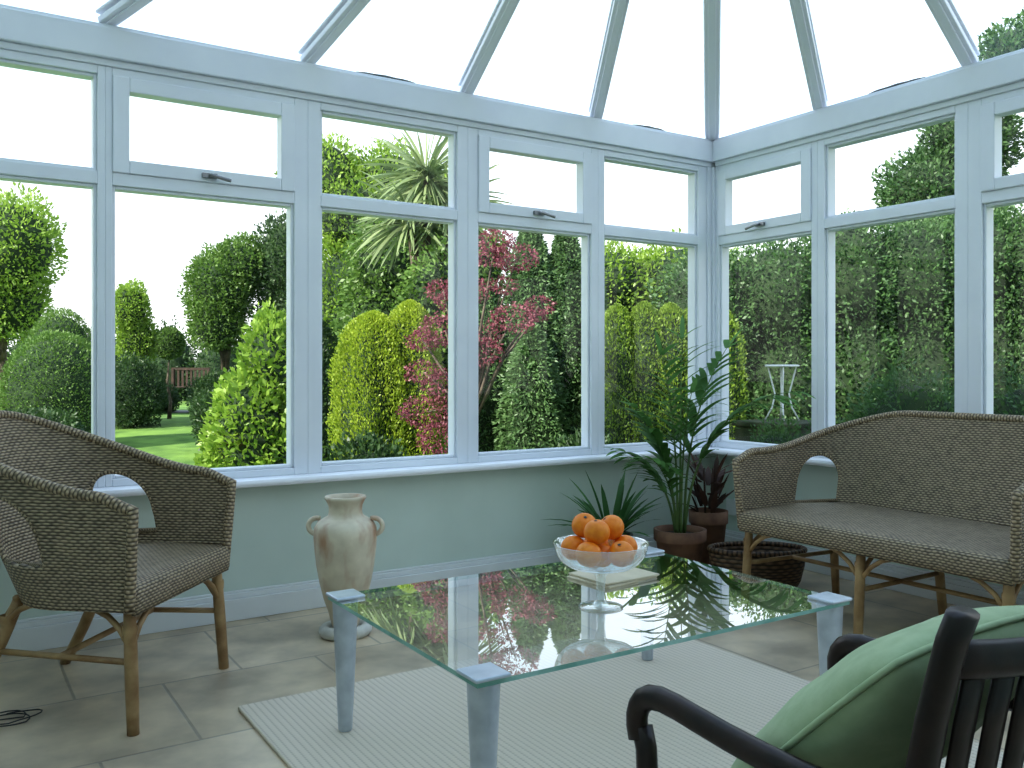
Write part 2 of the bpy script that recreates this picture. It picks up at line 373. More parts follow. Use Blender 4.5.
# ------------------------------------------------------------------ fruit bowl
zb=zt+.0005
bx_,by_=-2.16,-1.735
bowl=empty('fruit_bowl',(bx_,by_,zb),0,'clear glass pedestal bowl holding oranges on the glass table','bowl')
mb=MB(); mb.lathe([(0,.008),(.050,.004),(.058,.002),(.056,.0),(0,.0)],40); mb.build('foot',M_bowl,parent=bowl)
mb=MB(); mb.lathe([(.024,.006),(.012,.020),(.011,.055),(.014,.080),(.026,.095)],24); mb.build('stem',M_bowl,parent=bowl)
mb=MB(); mb.lathe([(0,.095),(.03,.096),(.060,.099),(.082,.106),(.100,.117),(.112,.132),(.119,.149),(.122,.163),(.125,.166),(.124,.168),(.118,.164),(.114,.148),(.107,.134),(.096,.121),(.078,.110),(.056,.104),(.03,.101),(0,.100)],72); mb.build('bowl',M_bowl,parent=bowl)
def orange(i,p):
    R=.0340; mb=MB(); seg=24
    prof=[]
    for k in range(17):
        a=math.pi*k/16; r=R*math.sin(a); z=-R*.95*math.cos(a)
        if k>=15: z-=.003*(k-14)
        if k<=1: z+=.0015*(2-k)
        prof.append((r,z))
    mb.lathe(prof,seg)
    o=mb.build('orange',M_orange,loc=p,rot=(random.uniform(-.6,.6),random.uniform(-.6,.6),random.uniform(0,6)))
    tag(o,'ripe orange piled in the glass bowl','orange','oranges in the glass bowl')
    mb=MB(); mb.lathe([(0,R*.88),(.003,R*.885),(.0045,R*.9),(.002,R*.925),(0,R*.925)],8); mb.build('stem_end',M_moss,parent=o)
zz=zb+.100
lay=[(-.064,-.032,.049),(.010,-.071,.049),(.071,-.012,.049),(.034,.063,.049),(-.047,.055,.049),(0,-.002,.036),
     (-.030,-.022,.101),(.041,.006,.102),(-.015,.050,.106)]
for i,(a,b,c) in enumerate(lay): orange(i,(bx_+a,by_+b,zz+c))

for k,(dx,rz,c) in enumerate(((0,.15,M_paper),(.006,.05,M_paper))):
    mb=MB(); mb.box((-.105,-.085,0),(.105,.085,.006)); o_=mb.build('magazine',c,loc=(-1.93+dx,-1.50,zt+.0005+k*.0068),rot=(0,0,rz),smooth=False,bevel=.002)
    tag(o_,'pale cream magazine stacked on the glass table','magazine','magazines on the coffee table')

# ------------------------------------------------------------------ wicker furniture
def smst(x,a,b):
    t=min(1,max(0,(x-a)/(b-a))); return t*t*(3-2*t)
def wicker(name,loc,rotz,W,yf,yb,R,arm,top,label,cat,rise,hole_d,legs_x,foot_out,hw,hz0,hz1,tilt=.15,rear=.05):
    root=empty(name,loc,rotz,label,cat)
    Ls=(yb-R)-yf; La=math.pi/2*R; Lb=2*(W-R); TL=2*Ls+2*La+Lb
    def plan(d):
        if d<=Ls: return (-W,yf+d)
        d2=d-Ls
        if d2<=La:
            a=d2/R; return (-W+R-R*math.cos(a), yb-R+R*math.sin(a))
        d3=d2-La
        if d3<=Lb: return (-W+R+d3,yb)
        d4=d3-Lb
        if d4<=La:
            a=d4/R; return (W-R+R*math.sin(a), yb-R+R*math.cos(a))
        return (W,yb-R-(d4-La))
    z0=.335
    def S(d,z):
        x,y=plan(d); k=(z-.38)/.45
        return Vector((x*(1+.05*k*(.5/max(W,.3))), y+tilt*k*smst(y,yf,yb)+ .03*k*(1-smst(y,yf,yb))*-1, z))
    def H(d):
        e=min(d,TL-d)
        h=arm+(top-arm)*smst(e,rise[0],rise[1]); h-=.035*(1-smst(e,0,.10)); return h
    na=int(TL/.0085); nz=44
    holes=[(hole_d,),(TL-hole_d,)]
    def inhole(d,z):
        for (c,) in holes:
            u=(d-c)/hw
            if abs(u)<1 and z>hz0:
                if z<hz0+(hz1-hz0)*(.35+.65*math.sqrt(1-u*u)): return True
        return False
    vs=[];uv=[];fs=[]
    for i in range(na+1):
        d=TL*i/na; h=H(d)
        for j in range(nz+1):
            z=z0+(h-z0)*j/nz; vs.append(S(d,z)); uv.append((d,z))
    for i in range(na):
        for j in range(nz):
            d=TL*(i+.5)/na; z=z0+(H(d)-z0)*(j+.5)/nz
            if inhole(d,z): continue
            fs.append((i*(nz+1)+j,(i+1)*(nz+1)+j,(i+1)*(nz+1)+j+1,i*(nz+1)+j+1))
    mb=MB(); mb.add(vs,fs,0,uv); mb.build('backrest',M_wick,parent=root,solid=.014,label='woven wraparound back and arms')
    mb=MB(); n=110
    pts=[S(0,z0+(H(0)-z0)*k/10) for k in range(10)]+[S(TL*i/n,H(TL*i/n)) for i in range(n+1)]+[S(TL,z0+(H(TL)-z0)*k/10) for k in range(9,-1,-1)]
    mb.tube(pts,.0150,12)
    for (c,) in holes:
        q=[]
        for k in range(33):
            u=math.cos(math.pi*k/32); zz_=hz0+(hz1-hz0)*(.35+.65*math.sqrt(max(0,1-u*u))); q.append(S(c+hw*u,zz_))
        q=[S(c+hw,hz0)]+q+[S(c-hw,hz0)]
        mb.tube(q,.0085,8,closed=True)
    mb.build('rim',M_rim,parent=root,label='braided wicker edging')
    def w_(y):
        if y<=yb-R: return W
        return W-R+math.sqrt(max(0,R*R-(y-(yb-R))**2))
    prof=[(yf-.006,.325),(yf-.010,.345),(yf-.012,.375),(yf-.009,.392),(yf+.002,.400),(yf+.02,.403)]
    ny=26
    for k in range(2,ny+1): 
        y=yf+(yb-.004-yf)*k/ny; prof.append((y,.403+.004*math.sin(math.pi*k/ny)))
    vs=[];uv=[];fs=[];nx=30;L=0
    for i,(y,z) in enumerate(prof):
        if i: L+=math.hypot(y-prof[i-1][0],z-prof[i-1][1])
        ww=w_(y)-.004
        for k in range(nx+1):
            x=-ww+2*ww*k/nx; vs.append((x,y,z)); uv.append((x,L))
    for i in range(len(prof)-1):
        for k in range(nx): fs.append((i*(nx+1)+k,i*(nx+1)+k+1,(i+1)*(nx+1)+k+1,(i+1)*(nx+1)+k))
    mb=MB(); mb.add(vs,fs,0,uv); mb.build('seat',M_wick,parent=root,solid=.010,label='flat woven seat with straight front apron')
    fy,by=yf+.02,yb-.07
    tops=[]
    for lx in legs_x:
        for side,yy in (('f',fy),('b',by)):
            ox=foot_out*(1 if lx>0 else -1 if lx<0 else 0)
            x=lx
            if side=='b' and lx!=0: x=lx-math.copysign(.05,lx)
            foot=Vector((x+ox*(1 if side=='f' else 2.5),yy+(-.02 if side=='f' else rear),0)); tp=Vector((x,yy,.345))
            tops.append((lx,side,tp,foot))
            mb=MB(); n=8
            pts=[foot.lerp(tp,k/n)+Vector((0,(-.015 if side=='b' and rear>.1 else 0)*math.sin(math.pi*k/n),0)) for k in range(n+1)]
            mb.tube(pts,lambda t:.0160+.002*math.sin(t*math.pi) ,12)
            mb.lathe([(.0195,0),(.0205,.02),(.0195,.028)],12,c=foot.lerp(tp,.80)-Vector((0,0,.01)))
            mb.build('leg',M_cane,parent=root)
    fr=[q for q in tops if q[1]=='f']; bk=[q for q in tops if q[1]=='b']
    def pt(q,f): return q[3].lerp(q[2],f)
    def arch(a,b):
        mb=MB(); pts=[]
        for k in range(13):
            t=k/12; p=a.lerp(b,t); p.z+= (.34-max(a.z,b.z)-.005)*(1-(2*t-1)**4); pts.append(p)
        mb.tube(pts,.0085,9); mb.build('brace',M_cane,parent=root,label='bent cane brace')
    def bar(a,b):
        mb=MB(); mb.tube([a,b],.0090,9); mb.build('stretcher',M_cane,parent=root)
    for row in (fr,bk):
        for q,r_ in zip(row[:-1],row[1:]): arch(pt(q,.66),pt(r_,.66))
    for q,r_ in zip(fr,bk): arch(pt(q,.66),pt(r_,.66)); bar(pt(q,.56),pt(r_,.56))
    for i in range(len(fr)-1):
        bar((pt(fr[i],.56)+pt(bk[i],.56))/2,(pt(fr[i+1],.56)+pt(bk[i+1],.56))/2)
    bar(Vector((-W+.02,fy,.345)),Vector((W-.02,fy,.345))); bar(Vector((-W+.06,by,.345)),Vector((W-.06,by,.345)))
    return root
wicker('wicker_armchair',(-3.195,-.585,0),math.radians(49.5),.285,-.270,.185,.235,.650,.845,'brown wicker armchair with barrel back and cane legs','chair',(.08,.55),.31,(-.255,.255),.015,.082,.45,.645,tilt=.23,rear=.17)
wicker('wicker_settee',(-.545,-1.53,0),math.radians(-90),.56,-.275,.28,.20,.645,.80,'two-seat brown wicker settee with cane legs by the windows','sofa',(.15,.80),.43,(-.53,0,.53),.008,.105,.415,.615)

# ------------------------------------------------------------------ urn
ux,uy=-2.335,-.43
mb=MB(); n=26
pts=[(.078*math.cos(2*math.pi*k/n),.078*math.sin(2*math.pi*k/n)*.9,.022) for k in range(n)]
mb.tube(pts,.022,12,closed=True); mb.lathe([(0,.0),(.080,.0),(.080,.03),(0,.03)],24)
o_=mb.build('urn_stand',M_stone,loc=(ux,uy,0)); tag(o_,'pale stone ring stand on the tiles under the urn','stand')
urn=empty('urn',(ux,uy,.031),-.571,'cream and rust ceramic amphora urn with two handles','urn')
mb=MB()
mb.lathe([(0,0),(.045,0),(.05,.01),(.060,.05),(.080,.11),(.095,.17),(.106,.23),(.113,.29),(.117,.34),(.115,.372),(.103,.394),(.080,.408),(.066,.416),(.061,.430),(.063,.455),(.070,.470),(.077,.480),(.076,.488),(.062,.488),(.054,.47),(.050,.43),(.07,.40),(.09,.36),(.09,.3),(.03,.05),(0,.04)],48)
mb.build('body',M_urn,parent=urn)
for s in (-1,1):
    mb=MB(); pts=[]
    for k in range(15):
        a=-.35+k/14*(math.pi*1.08); pts.append((s*(.106+.032*math.sin(a)),0,.376+.030*math.cos(a)))
    mb.tube(pts,.0095,10,flat=(1,1.3)); mb.build('handle',M_urn,parent=urn)

# ------------------------------------------------------------------ indoor plants
M_palm=mat_leaf('palm_leaf',(.05,.13,.03),(.18,.36,.11),.4)
M_strap=mat_leaf('strap_leaf',(.04,.12,.04),(.15,.33,.11),.35)
M_redl=mat_leaf('red_leaf',(.04,.025,.015),(.13,.06,.04),.25)
M_stemg=mat_noise('palm_stem',(.08,.14,.04),(.16,.24,.08),12,.5)
def pot(name_parent,r,h,mat=M_terra):
    mb=MB(); mb.lathe([(0,0),(r*.68,0),(r*.93,h*.78),(r,h*.78),(r*1.02,h*.8),(r*1.02,h),(r*.9,h),(r*.88,h*.86),(r*.7,h*.1),(0,h*.1)],36); mb.build('pot',mat,parent=name_parent)
    mb=MB(); mb.lathe([(r*.87,h*.88),(r*.5,h*.895),(0,h*.905)],28); mb.build('soil',M_soil,parent=name_parent)
def strip(mb,p,d,L,w,droop,seg=4,nrm=None):
    d=Vector(d).normalized(); P=Vector(p); 
    side=d.cross(Vector(nrm) if nrm else Vector((0,0,1)))
    if side.length<.05: side=Vector((1,0,0))
    side.normalize(); vs=[]
    for k in range(seg+1):
        t=k/seg; ww=w*(.35+.65*math.sin(math.pi*min(1,t*.9+.12)))*(1 if k<seg else .05)
        vs+= [P-side*ww/2,P+side*ww/2]
        d=(d+Vector((0,0,-droop/seg))).normalized(); P=P+d*L/seg
    mb.add(vs,[(2*k,2*k+1,2*k+3,2*k+2) for k in range(seg)],0)
def addval(o,per):
    ca=o.data.color_attributes.new('leafv','FLOAT_COLOR','POINT'); n=len(o.data.vertices); arr=np.ones((n,4),dtype=np.float32)
    arr[:,:3]=np.repeat(np.random.default_rng(n).uniform(0,1,n//per+1),per)[:n,None]; ca.data.foreach_set('color',arr.ravel())
def frond(root,az,L,th0,th1,leaf,base,nl=11,mat=M_palm,start=.45):
    P=Vector(base); pts=[P.copy()]; n=24; tans=[]
    for k in range(n):
        th=th0+(th1-th0)*(k/n)**1.6
        t=Vector((math.cos(az)*math.sin(th),math.sin(az)*math.sin(th),math.cos(th))); tans.append(t); P=P+t*L/n; pts.append(P.copy())
    tans.append(tans[-1])
    mb=MB(); mb.tube(pts,lambda t:.006*(1-t)+.0015,6,mat=1)
    for i in range(nl):
        f=start+(1-start)*(i/(nl-1)); q=pts[min(n,int(f*n))]; t=tans[min(n,int(f*n))]
        hor=Vector((-math.sin(az),math.cos(az),0))
        ll=leaf*(.55+.75*math.sin(math.pi*(.18+.72*(i/(nl-1)))))*random.uniform(.9,1.1)
        for s in (-1,1):
            d=hor*s*.75+t*.75+Vector((0,0,.15+random.uniform(-.1,.1)))
            strip(mb,q,d,ll,.033,.7+random.uniform(0,.4),6)
    strip(mb,pts[-1],tans[-1],leaf*.7,.025,.3,4)
    o=mb.build('frond',[mat,M_stemg],parent=root,smooth=True,weld=False); addval(o,14)
    return o
px_,py_=-.685,-.47
pp=empty('potted_palm',(px_,py_,0),0,'tall green palm in a terracotta pot near the corner','plant')
pot(pp,.120,.24)
azr=math.atan2(-.54,.84); azl=azr+math.pi; azc=math.atan2(-.84,-.54)
for az,L,t0,t1,lf in ((azr+.3,.92,.03,.65,.20),(azl+.2,.64,.05,.8,.17),(azr-.1,.88,.10,1.5,.20),(azl-.25,.48,.15,1.3,.16),(azc,.74,.05,.9,.18),(azc+2.9,.94,.02,.4,.20),(azc-.7,.46,.2,1.2,.15),(azl+.9,.86,.03,.45,.19)):
    frond(pp,az,L,t0,t1,lf,(.02*math.cos(az),.02*math.sin(az),.215))
p2=empty('potted_houseplant',(-.96,-.30,0),0,'small strap-leaved green houseplant in a dark pot','plant')
pot(p2,.10,.22,M_pot2)
mb=MB()
for k in range(40):
    a=random.uniform(0,6.28); th=random.uniform(.1,.95)
    strip(mb,(.02*math.cos(a),.02*math.sin(a),.195),(math.cos(a)*math.sin(th),math.sin(a)*math.sin(th),math.cos(th)),random.uniform(.22,.36),.030,.8,6)
o_=mb.build('leaves',M_strap,parent=p2,weld=False); addval(o_,14)
p3=empty('potted_houseplant',(-.36,-.33,0),0,'dark red leafed houseplant in a terracotta pot','plant')
pot(p3,.095,.28)
mb=MB()
for k in range(44):
    a=random.uniform(0,6.28); th=random.uniform(.1,1.2); z=.26+random.uniform(0,.22)
    strip(mb,(.05*math.cos(a),.05*math.sin(a),z),(math.cos(a)*math.sin(th),math.sin(a)*math.sin(th),math.cos(th)),random.uniform(.09,.15),.035,.5,4)
for k in range(4):
    a=k*1.57; mb.tube([(.02*math.cos(a),.02*math.sin(a),.23),(.03*math.cos(a),.03*math.sin(a),.49)],.005,6)
o_=mb.build('leaves',M_redl,parent=p3,weld=False); addval(o_,10)
bk=empty('wicker_basket',(-.47,-.745,0),-.571,'dark brown woven basket standing on the tiled floor','basket')
mb=MB(); mb.lathe([(0,.004),(.85,.004),(.92,.03),(1.0,.10),(1.02,.15),(1.0,.17),(.94,.165),(.93,.10),(.84,.02),(0,.015)],48,sx=.215,sy=.125)
for vi in range(len(mb.uv)): mb.uv[vi]=[(u*.19,v) for u,v in mb.uv[vi]]
mb.build('body',M_baskd,parent=bk)
mb=MB(); mb.tube([(.215*math.cos(2*math.pi*k/40),.125*math.sin(2*math.pi*k/40),.17) for k in range(40)],.012,10,closed=True); mb.build('rim',M_baskd,parent=bk)
mb=MB(); pts=[]
for k in range(46):
    a=k*.32; r=.045+.014*math.sin(k*.5); pts.append((r*math.cos(a)*1.4+k*.0008,r*math.sin(a),.005+.006*abs(math.sin(k*.37))))
pts=[(-.3,.12,.004),(-.16,.05,.004)]+pts
mb.tube(pts,.0020,6); o_=mb.build('power_cable',M_black,loc=(-3.47,-.68,0)); tag(o_,'thin black power cable coiled on the floor tiles','cable')

# ------------------------------------------------------------------ dark wooden armchair
ch=empty('wooden_armchair',(-2.465,-2.79,0.0185),0,'dark stained wooden armchair with slatted back and curved arms','chair')
HW=.235
mb=MB(); mb.box((-HW+.005,-.17,.25),(HW-.005,.25,.285)); mb.build('seat',M_darkwood,parent=ch,smooth=False,bevel=.01)
for s in (-1,1):
    x=s*HW
    mb=MB(); mb.tube([(x,.262,0),(x,.258,.15),(x,.255,.30),(x,.262,.40),(x,.272,.43)],.0165,10,flat=(1,1)); mb.build('leg',M_darkwood,parent=ch,label='front leg rising to the arm')
    mb=MB(); mb.tube([(x,-.29,0),(x,-.22,.15),(x,-.165,.32),(x,-.178,.47),(x,-.203,.60),(x,-.226,.69),(x,-.238,.722)],lambda t:.021-.001*t,12,flat=(1.2,.7),up=(1,0,0)); mb.build('back_post',M_darkwood,parent=ch)
    mb=MB(); xo=x+s*.004
    ctrl=[(.274,.412),(.279,.430),(.279,.446),(.274,.461),(.264,.474),(.248,.483),(.225,.487),(.19,.486),(.15,.482),(.09,.477),(.03,.474),(-.03,.473),(-.10,.476),(-.15,.483),(-.186,.492)]
    mb.tube([(xo,a,b) for a,b in ctrl],lambda t:.0170,16,flat=(.9,1.1),up=(1,0,0)); mb.build('arm_rest',M_darkwood,parent=ch,label='smooth curved arm rest')
def rail(z,y,dep,curve,n=12,h=.03):
    mb=MB()
    pts=[(-HW+2*HW*k/n, y-curve*(1-(2*k/n-1)**2), z-dep*(1-(2*k/n-1)**2)) for k in range(n+1)]
    mb.tube(pts,.02,10,flat=(h/.02,.6),up=(0,0,1)); mb.build('back_rail',M_darkwood,parent=ch)
rail(.668,-.218,.015,.03,h=.022); rail(.33,-.165,0,.03,h=.022)
for k in range(9):
    u=-1+2*(k+1)/10; x=HW*u; c=.03*(1-u*u)
    mb=MB(); mb.tube([(x,-.165-c,.33),(x,-.180-c,.47),(x,-.200-c,.58),(x,-.214-c,.655)],lambda t:.0205+.0025*t,8,flat=(1,.3),up=(1,0,0)); mb.build('back_slat',M_darkwood,parent=ch)
for (a,b) in (((-HW,.258,.13),(HW,.258,.13)),((-HW,.258,.17),(-HW,-.21,.17)),((HW,.258,.17),(HW,-.21,.17))):
    mb=MB(); mb.tube([a,b],.013,8); mb.build('stretcher',M_darkwood,parent=ch)

def cushion(loc,rot,sx,sy,T):
    root=empty('cushion',loc,0,'plump plain green cushion resting in the dark wooden armchair','cushion'); root.rotation_euler=rot
    mb=MB(); n=30; vs=[];uv=[];fs=[]
    def out(u,w):
        k=math.sqrt(1-u*u*w*w*.26); return sx*u*k,sy*w*k
    for s in (1,-1):
        for i in range(n+1):
            for j in range(n+1):
                u=-1+2*i/n; w=-1+2*j/n
                e=(1-abs(u)**2.2)*(1-abs(w)**2.2); th=T*max(0,e)**.55
                wr=.004*math.sin(9*u+5*w)*math.sin(7*w-3*u)*e
                a,b=out(u,w); vs.append((a,b,s*(th+wr))); uv.append((u,w))
    m=(n+1)**2
    for s in (0,1):
        for i in range(n):
            for j in range(n):
                q=(s*m+i*(n+1)+j,s*m+(i+1)*(n+1)+j,s*m+(i+1)*(n+1)+j+1,s*m+i*(n+1)+j+1)
                fs.append(q if s==0 else q[::-1])
    mb.add(vs,fs,0,uv); mb.build('cover',M_green,parent=root)
    mb=MB(); pts=[]
    for (u0,w0,u1,w1) in ((-1,-1,1,-1),(1,-1,1,1),(1,1,-1,1),(-1,1,-1,-1)):
        for k in range(16):
            t=k/16; a,b=out(u0+(u1-u0)*t,w0+(w1-w0)*t); pts.append((a,b,0))
    mb.tube(pts,.0045,8,closed=True); mb.build('piping',M_green,parent=root)
    return root
cushion((-2.467,-2.762,.487),(math.radians(134),0,0),.215,.262,.078)

# ------------------------------------------------------------------ garden
VX,VY=.5402,.8415
def gz(x,y):
    s=(x+3.606)*VX+(y+3.56)*VY
    return min(.30,max(-.02,.045*(s-5)))
M_grass=mat_noise('lawn',(.07,.15,.025),(.18,.31,.055),3,1,bump=.6)
M_path=mat_noise('gravel_path',(.22,.21,.18),(.34,.32,.28),30,.9)
mb=MB(); xs=np.linspace(-30,45,76); ys=np.linspace(-25,50,76); vs=[];fs=[]
for x in xs:
    for y in ys:
        inside = (X0-.4<x<.4 and Y0-.4<y<.4)
        vs.append((x,y,min(gz(x,y),-.02 if inside else 9)-.002))
for i in range(75):
    for j in range(75): fs.append((i*76+j,(i+1)*76+j,(i+1)*76+j+1,i*76+j+1))
mb.add(vs,fs); o_=mb.build('lawn',M_grass,weld=False); tag(o_,'sloping green garden lawn outside the conservatory','lawn'); o_['kind']='structure'
mb=MB(); vs=[];fs=[]
for k in range(31):
    u=k/30; x=-4.2+6.5*u; y=12.2-3.2*u+.4*math.sin(u*5)
    for w in (0,1): vs.append((x,y+w*.9,.31))
for k in range(30): fs.append((2*k,2*k+2,2*k+3,2*k+1))
mb.add(vs,fs); o_=mb.build('garden_path',M_path,weld=False); tag(o_,'pale gravel path crossing the lawn','path')

def leaves(name,blobs,n,size,mat,seed,up=.3,aspect=.5,core=True,outw=.7,parent=None,loc=(0,0,0),corem=None):
    n=int(n*2.0); size*=.70
    rng=np.random.default_rng(seed)
    w=np.array([(b[4]+b[5])*b[6]*(1.4 if b[0] not in 'es' else 2) for b in blobs]); w=w/w.sum()
    P=[];O=[]
    for b,wk in zip(blobs,w):
        k=max(20,int(n*wk)); c=np.array(b[1:4]); ph=rng.uniform(0,6,4)
        if b[0]=='e':
            d=rng.normal(size=(k,3)); d/=np.linalg.norm(d,axis=1)[:,None]
            lump=1+.13*np.sin(4*d[:,0]+3*d[:,1]+ph[0])*np.sin(5*d[:,2]+ph[1])+.09*np.sin(11*d[:,0]+ph[2])*np.sin(10*d[:,2]-7*d[:,1]+ph[3])
            rad=rng.uniform(.76,1.03,k)*lump
            P.append(c+d*np.array(b[4:7])*rad[:,None]); O.append(d)
        elif b[0]=='s':
            d=rng.normal(size=(k,3)); d/=np.linalg.norm(d,axis=1)[:,None]
            P.append(c+d*np.array(b[4:7])*rng.uniform(.9,1.0,k)[:,None]); O.append(d)
        else:
            ex=2.4 if b[0]=='c' else 7.0
            h=1-(1-rng.uniform(0,1,k)**1.05)**1.25; a=rng.uniform(0,2*np.pi,k)
            prof=np.clip(1-h**ex,0,1)**.65*np.clip(.75+h*1.5,0,1)
            fl=1+.11*np.sin(a*6+ph[0]+h*2)+.05*np.sin(h*23+a*3+ph[1])
            rad=prof*fl*rng.uniform(.82,1.02,k)
            P.append(np.stack([c[0]+b[4]*rad*np.cos(a),c[1]+b[5]*rad*np.sin(a),c[2]+b[6]*h],1))
            O.append(np.stack([np.cos(a),np.sin(a),.4+0*a],1))
    P=np.concatenate(P);O=np.concatenate(O);k=len(P)
    T=O*outw+rng.normal(size=(k,3))*.5+np.array([0,0,up]); T/=np.linalg.norm(T,axis=1)[:,None]
    S=np.cross(T,rng.normal(size=(k,3))); S/=np.linalg.norm(S,axis=1)[:,None]+1e-6
    L=(size*rng.uniform(.65,1.35,k))[:,None]; W=L*aspect
    V=np.stack([P,P+T*L*.5+S*W/2,P+T*L,P+T*L*.5-S*W/2],1).reshape(-1,3)
    F=np.arange(4*k).reshape(-1,4)
    val=np.repeat(rng.uniform(0,1,k),4)
    vl=V.tolist(); fl_=F.tolist(); nl=len(fl_)
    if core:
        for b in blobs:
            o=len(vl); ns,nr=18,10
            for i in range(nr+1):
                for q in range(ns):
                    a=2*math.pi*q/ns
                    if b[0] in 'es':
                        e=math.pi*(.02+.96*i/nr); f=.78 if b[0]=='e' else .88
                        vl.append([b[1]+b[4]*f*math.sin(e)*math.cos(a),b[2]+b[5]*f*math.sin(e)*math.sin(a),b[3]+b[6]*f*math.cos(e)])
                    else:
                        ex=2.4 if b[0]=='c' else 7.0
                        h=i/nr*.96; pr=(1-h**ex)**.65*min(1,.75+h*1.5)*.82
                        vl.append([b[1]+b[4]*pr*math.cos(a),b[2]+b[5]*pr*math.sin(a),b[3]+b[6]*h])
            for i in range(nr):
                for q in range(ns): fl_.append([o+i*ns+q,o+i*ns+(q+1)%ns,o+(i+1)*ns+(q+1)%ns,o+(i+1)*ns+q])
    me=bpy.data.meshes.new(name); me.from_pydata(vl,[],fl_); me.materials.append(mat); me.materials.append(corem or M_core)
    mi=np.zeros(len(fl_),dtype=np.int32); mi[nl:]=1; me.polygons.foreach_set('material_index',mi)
    ca=me.color_attributes.new('leafv','FLOAT_COLOR','POINT'); arr=np.ones((len(vl),4),dtype=np.float32)
    arr[:len(val),:3]=val[:,None]; ca.data.foreach_set('color',arr.ravel())
    me.update(); ob=bpy.data.objects.new(name,me); COL.objects.link(ob); ob.location=loc
    if parent: ob.parent=parent
    return ob
L_bright=mat_leaf('leaf_bright',(.15,.27,.03),(.40,.56,.10),.45)
L_lime=mat_leaf('leaf_lime',(.13,.23,.03),(.30,.42,.06),.4)
L_gold=mat_leaf('leaf_gold',(.24,.34,.03),(.46,.56,.07),.4)
L_mid=mat_leaf('leaf_mid',(.08,.16,.03),(.21,.34,.08),.4)
L_dark=mat_leaf('leaf_dark',(.025,.06,.02),(.085,.16,.045),.35)
L_scr=mat_leaf('leaf_screen',(.04,.095,.035),(.14,.26,.085),.38)
L_blue=mat_leaf('leaf_conifer',(.075,.15,.055),(.19,.32,.12),.35)
L_red=mat_leaf('leaf_maple',(.15,.035,.05),(.38,.12,.16),.4)
L_cord=mat_leaf('leaf_cordyline',(.15,.22,.09),(.38,.46,.24),.35)

def tree(label,x,y,blobs,n,size,mat,seed,tr=.08,core=True,**kw):
    g=gz(x,y)-.02
    e=empty('tree',(x,y,g),0,label,'tree')
    B_=[(b[0],b[1]-x,b[2]-y,b[3]-g,b[4],b[5],b[6]) for b in blobs]
    leaves('foliage',B_,n,size,mat,seed,parent=e,core=core,**kw)
    mb=MB(); top=max(b[3]+(b[6] if b[0]=='c' else 0) for b in B_)*.8
    mb.tube([(0,0,0),(.02,.01,top*.3),(-.02,.02,top*.6),(0,0,top)],lambda t:tr*(1-.7*t),8)
    for b in B_:
        if b[0]=='e': mb.tube([(0,0,top*.35),(b[1]*.5,b[2]*.5,(top*.35+b[3])*.5+.1),(b[1],b[2],b[3])],lambda t:tr*.5*(1-.7*t),6)
    mb.build('trunk',M_bark,parent=e)
    return e
def shrub(label,blobs,n,size,mat,seed,name='shrub',cat='shrub',**kw):
    x=sum(b[1] for b in blobs)/len(blobs); y=sum(b[2] for b in blobs)/len(blobs); g=gz(x,y)-.02
    B_=[(b[0],b[1]-x,b[2]-y,b[3]-g,b[4],b[5],b[6]) for b in blobs]
    o=leaves(name,B_,n,size,mat,seed,loc=(x,y,g),**kw)
    return tag(o,label,cat)
tree('bright green broadleaf tree standing on the lawn',-2.9,10.4,[('e',-2.80,10.1,2.60,.62,.7,.75),('e',-3.3,10.5,2.3,.7,.8,1.0),('e',-2.8,10.3,1.85,.5,.55,.5),('e',-3.7,10.3,3.0,.5,.6,.6)],11000,.085,L_bright,1)
shrub('clipped round green topiary hedge by the lawn',[('s',-2.62,6.48,.70,.52,.5,.66)],6500,.04,L_mid,2)
shrub('small clipped round green bush',[('s',-2.35,8.7,1.0,.42,.42,.72)],4200,.045,L_mid,3)
tree('rounded golden green bush on a short trunk',-1.46,9.25,[('e',-1.46,9.25,1.78,.24,.24,.36),('e',-1.38,9.25,1.35,.26,.2,.35)],4200,.055,L_bright,4,tr=.04)
tree('small round olive topiary ball on a stem',-1.0,9.1,[('s',-1.0,9.1,1.32,.19,.19,.21)],1800,.045,L_mid,5,tr=.03)
tree('mid green leafy tree beside the path',-.38,8.63,[('e',-.45,8.63,2.05,.45,.5,.55),('e',-.2,8.5,2.35,.38,.4,.42),('e',-.5,8.6,1.6,.38,.4,.4)],9000,.065,L_mid,6)
tree('dark green tree behind the shrubs',.35,8.3,[('e',.35,8.3,2.4,.45,.5,.7),('e',.5,8.2,1.6,.5,.6,.9),('e',0.3,8.3,1.3,.4,.4,.8)],8000,.075,L_dark,7)
shrub('bright lime green shrub outside the window',[('e',-2.00,1.93,.55,.26,.26,.46),('e',-1.86,1.93,.98,.19,.19,.38),('e',-1.84,1.90,.35,.27,.27,.4),('e',-2.16,1.95,.26,.18,.18,.26)],5600,.065,L_bright,8)
shrub('broad rounded golden green conifer',[('k',x,y,-.02,r,r,h) for x,y,h,r in ((-.74,2.92,1.44,.31),(-.48,2.80,1.53,.24))],26000,.036,L_gold,20,name='conifer',cat='conifer',up=1.0)
shrub('dark green columnar conifer behind the golden ones',[('k',-.85,4.2,0,.3,.3,1.5)],5000,.05,L_dark,30,name='conifer',cat='conifer',up=1.0)
tree('tall pale green leafy tree',.75,7.0,[('e',.40,6.95,3.3,.5,.5,.55),('e',.7,6.8,2.9,.6,.6,.6),('e',1.15,6.7,3.2,.5,.5,.6),('e',1.6,6.5,2.9,.6,.6,.6),('e',.9,6.8,1.8,.9,.7,1.0)],13000,.08,L_bright,9)
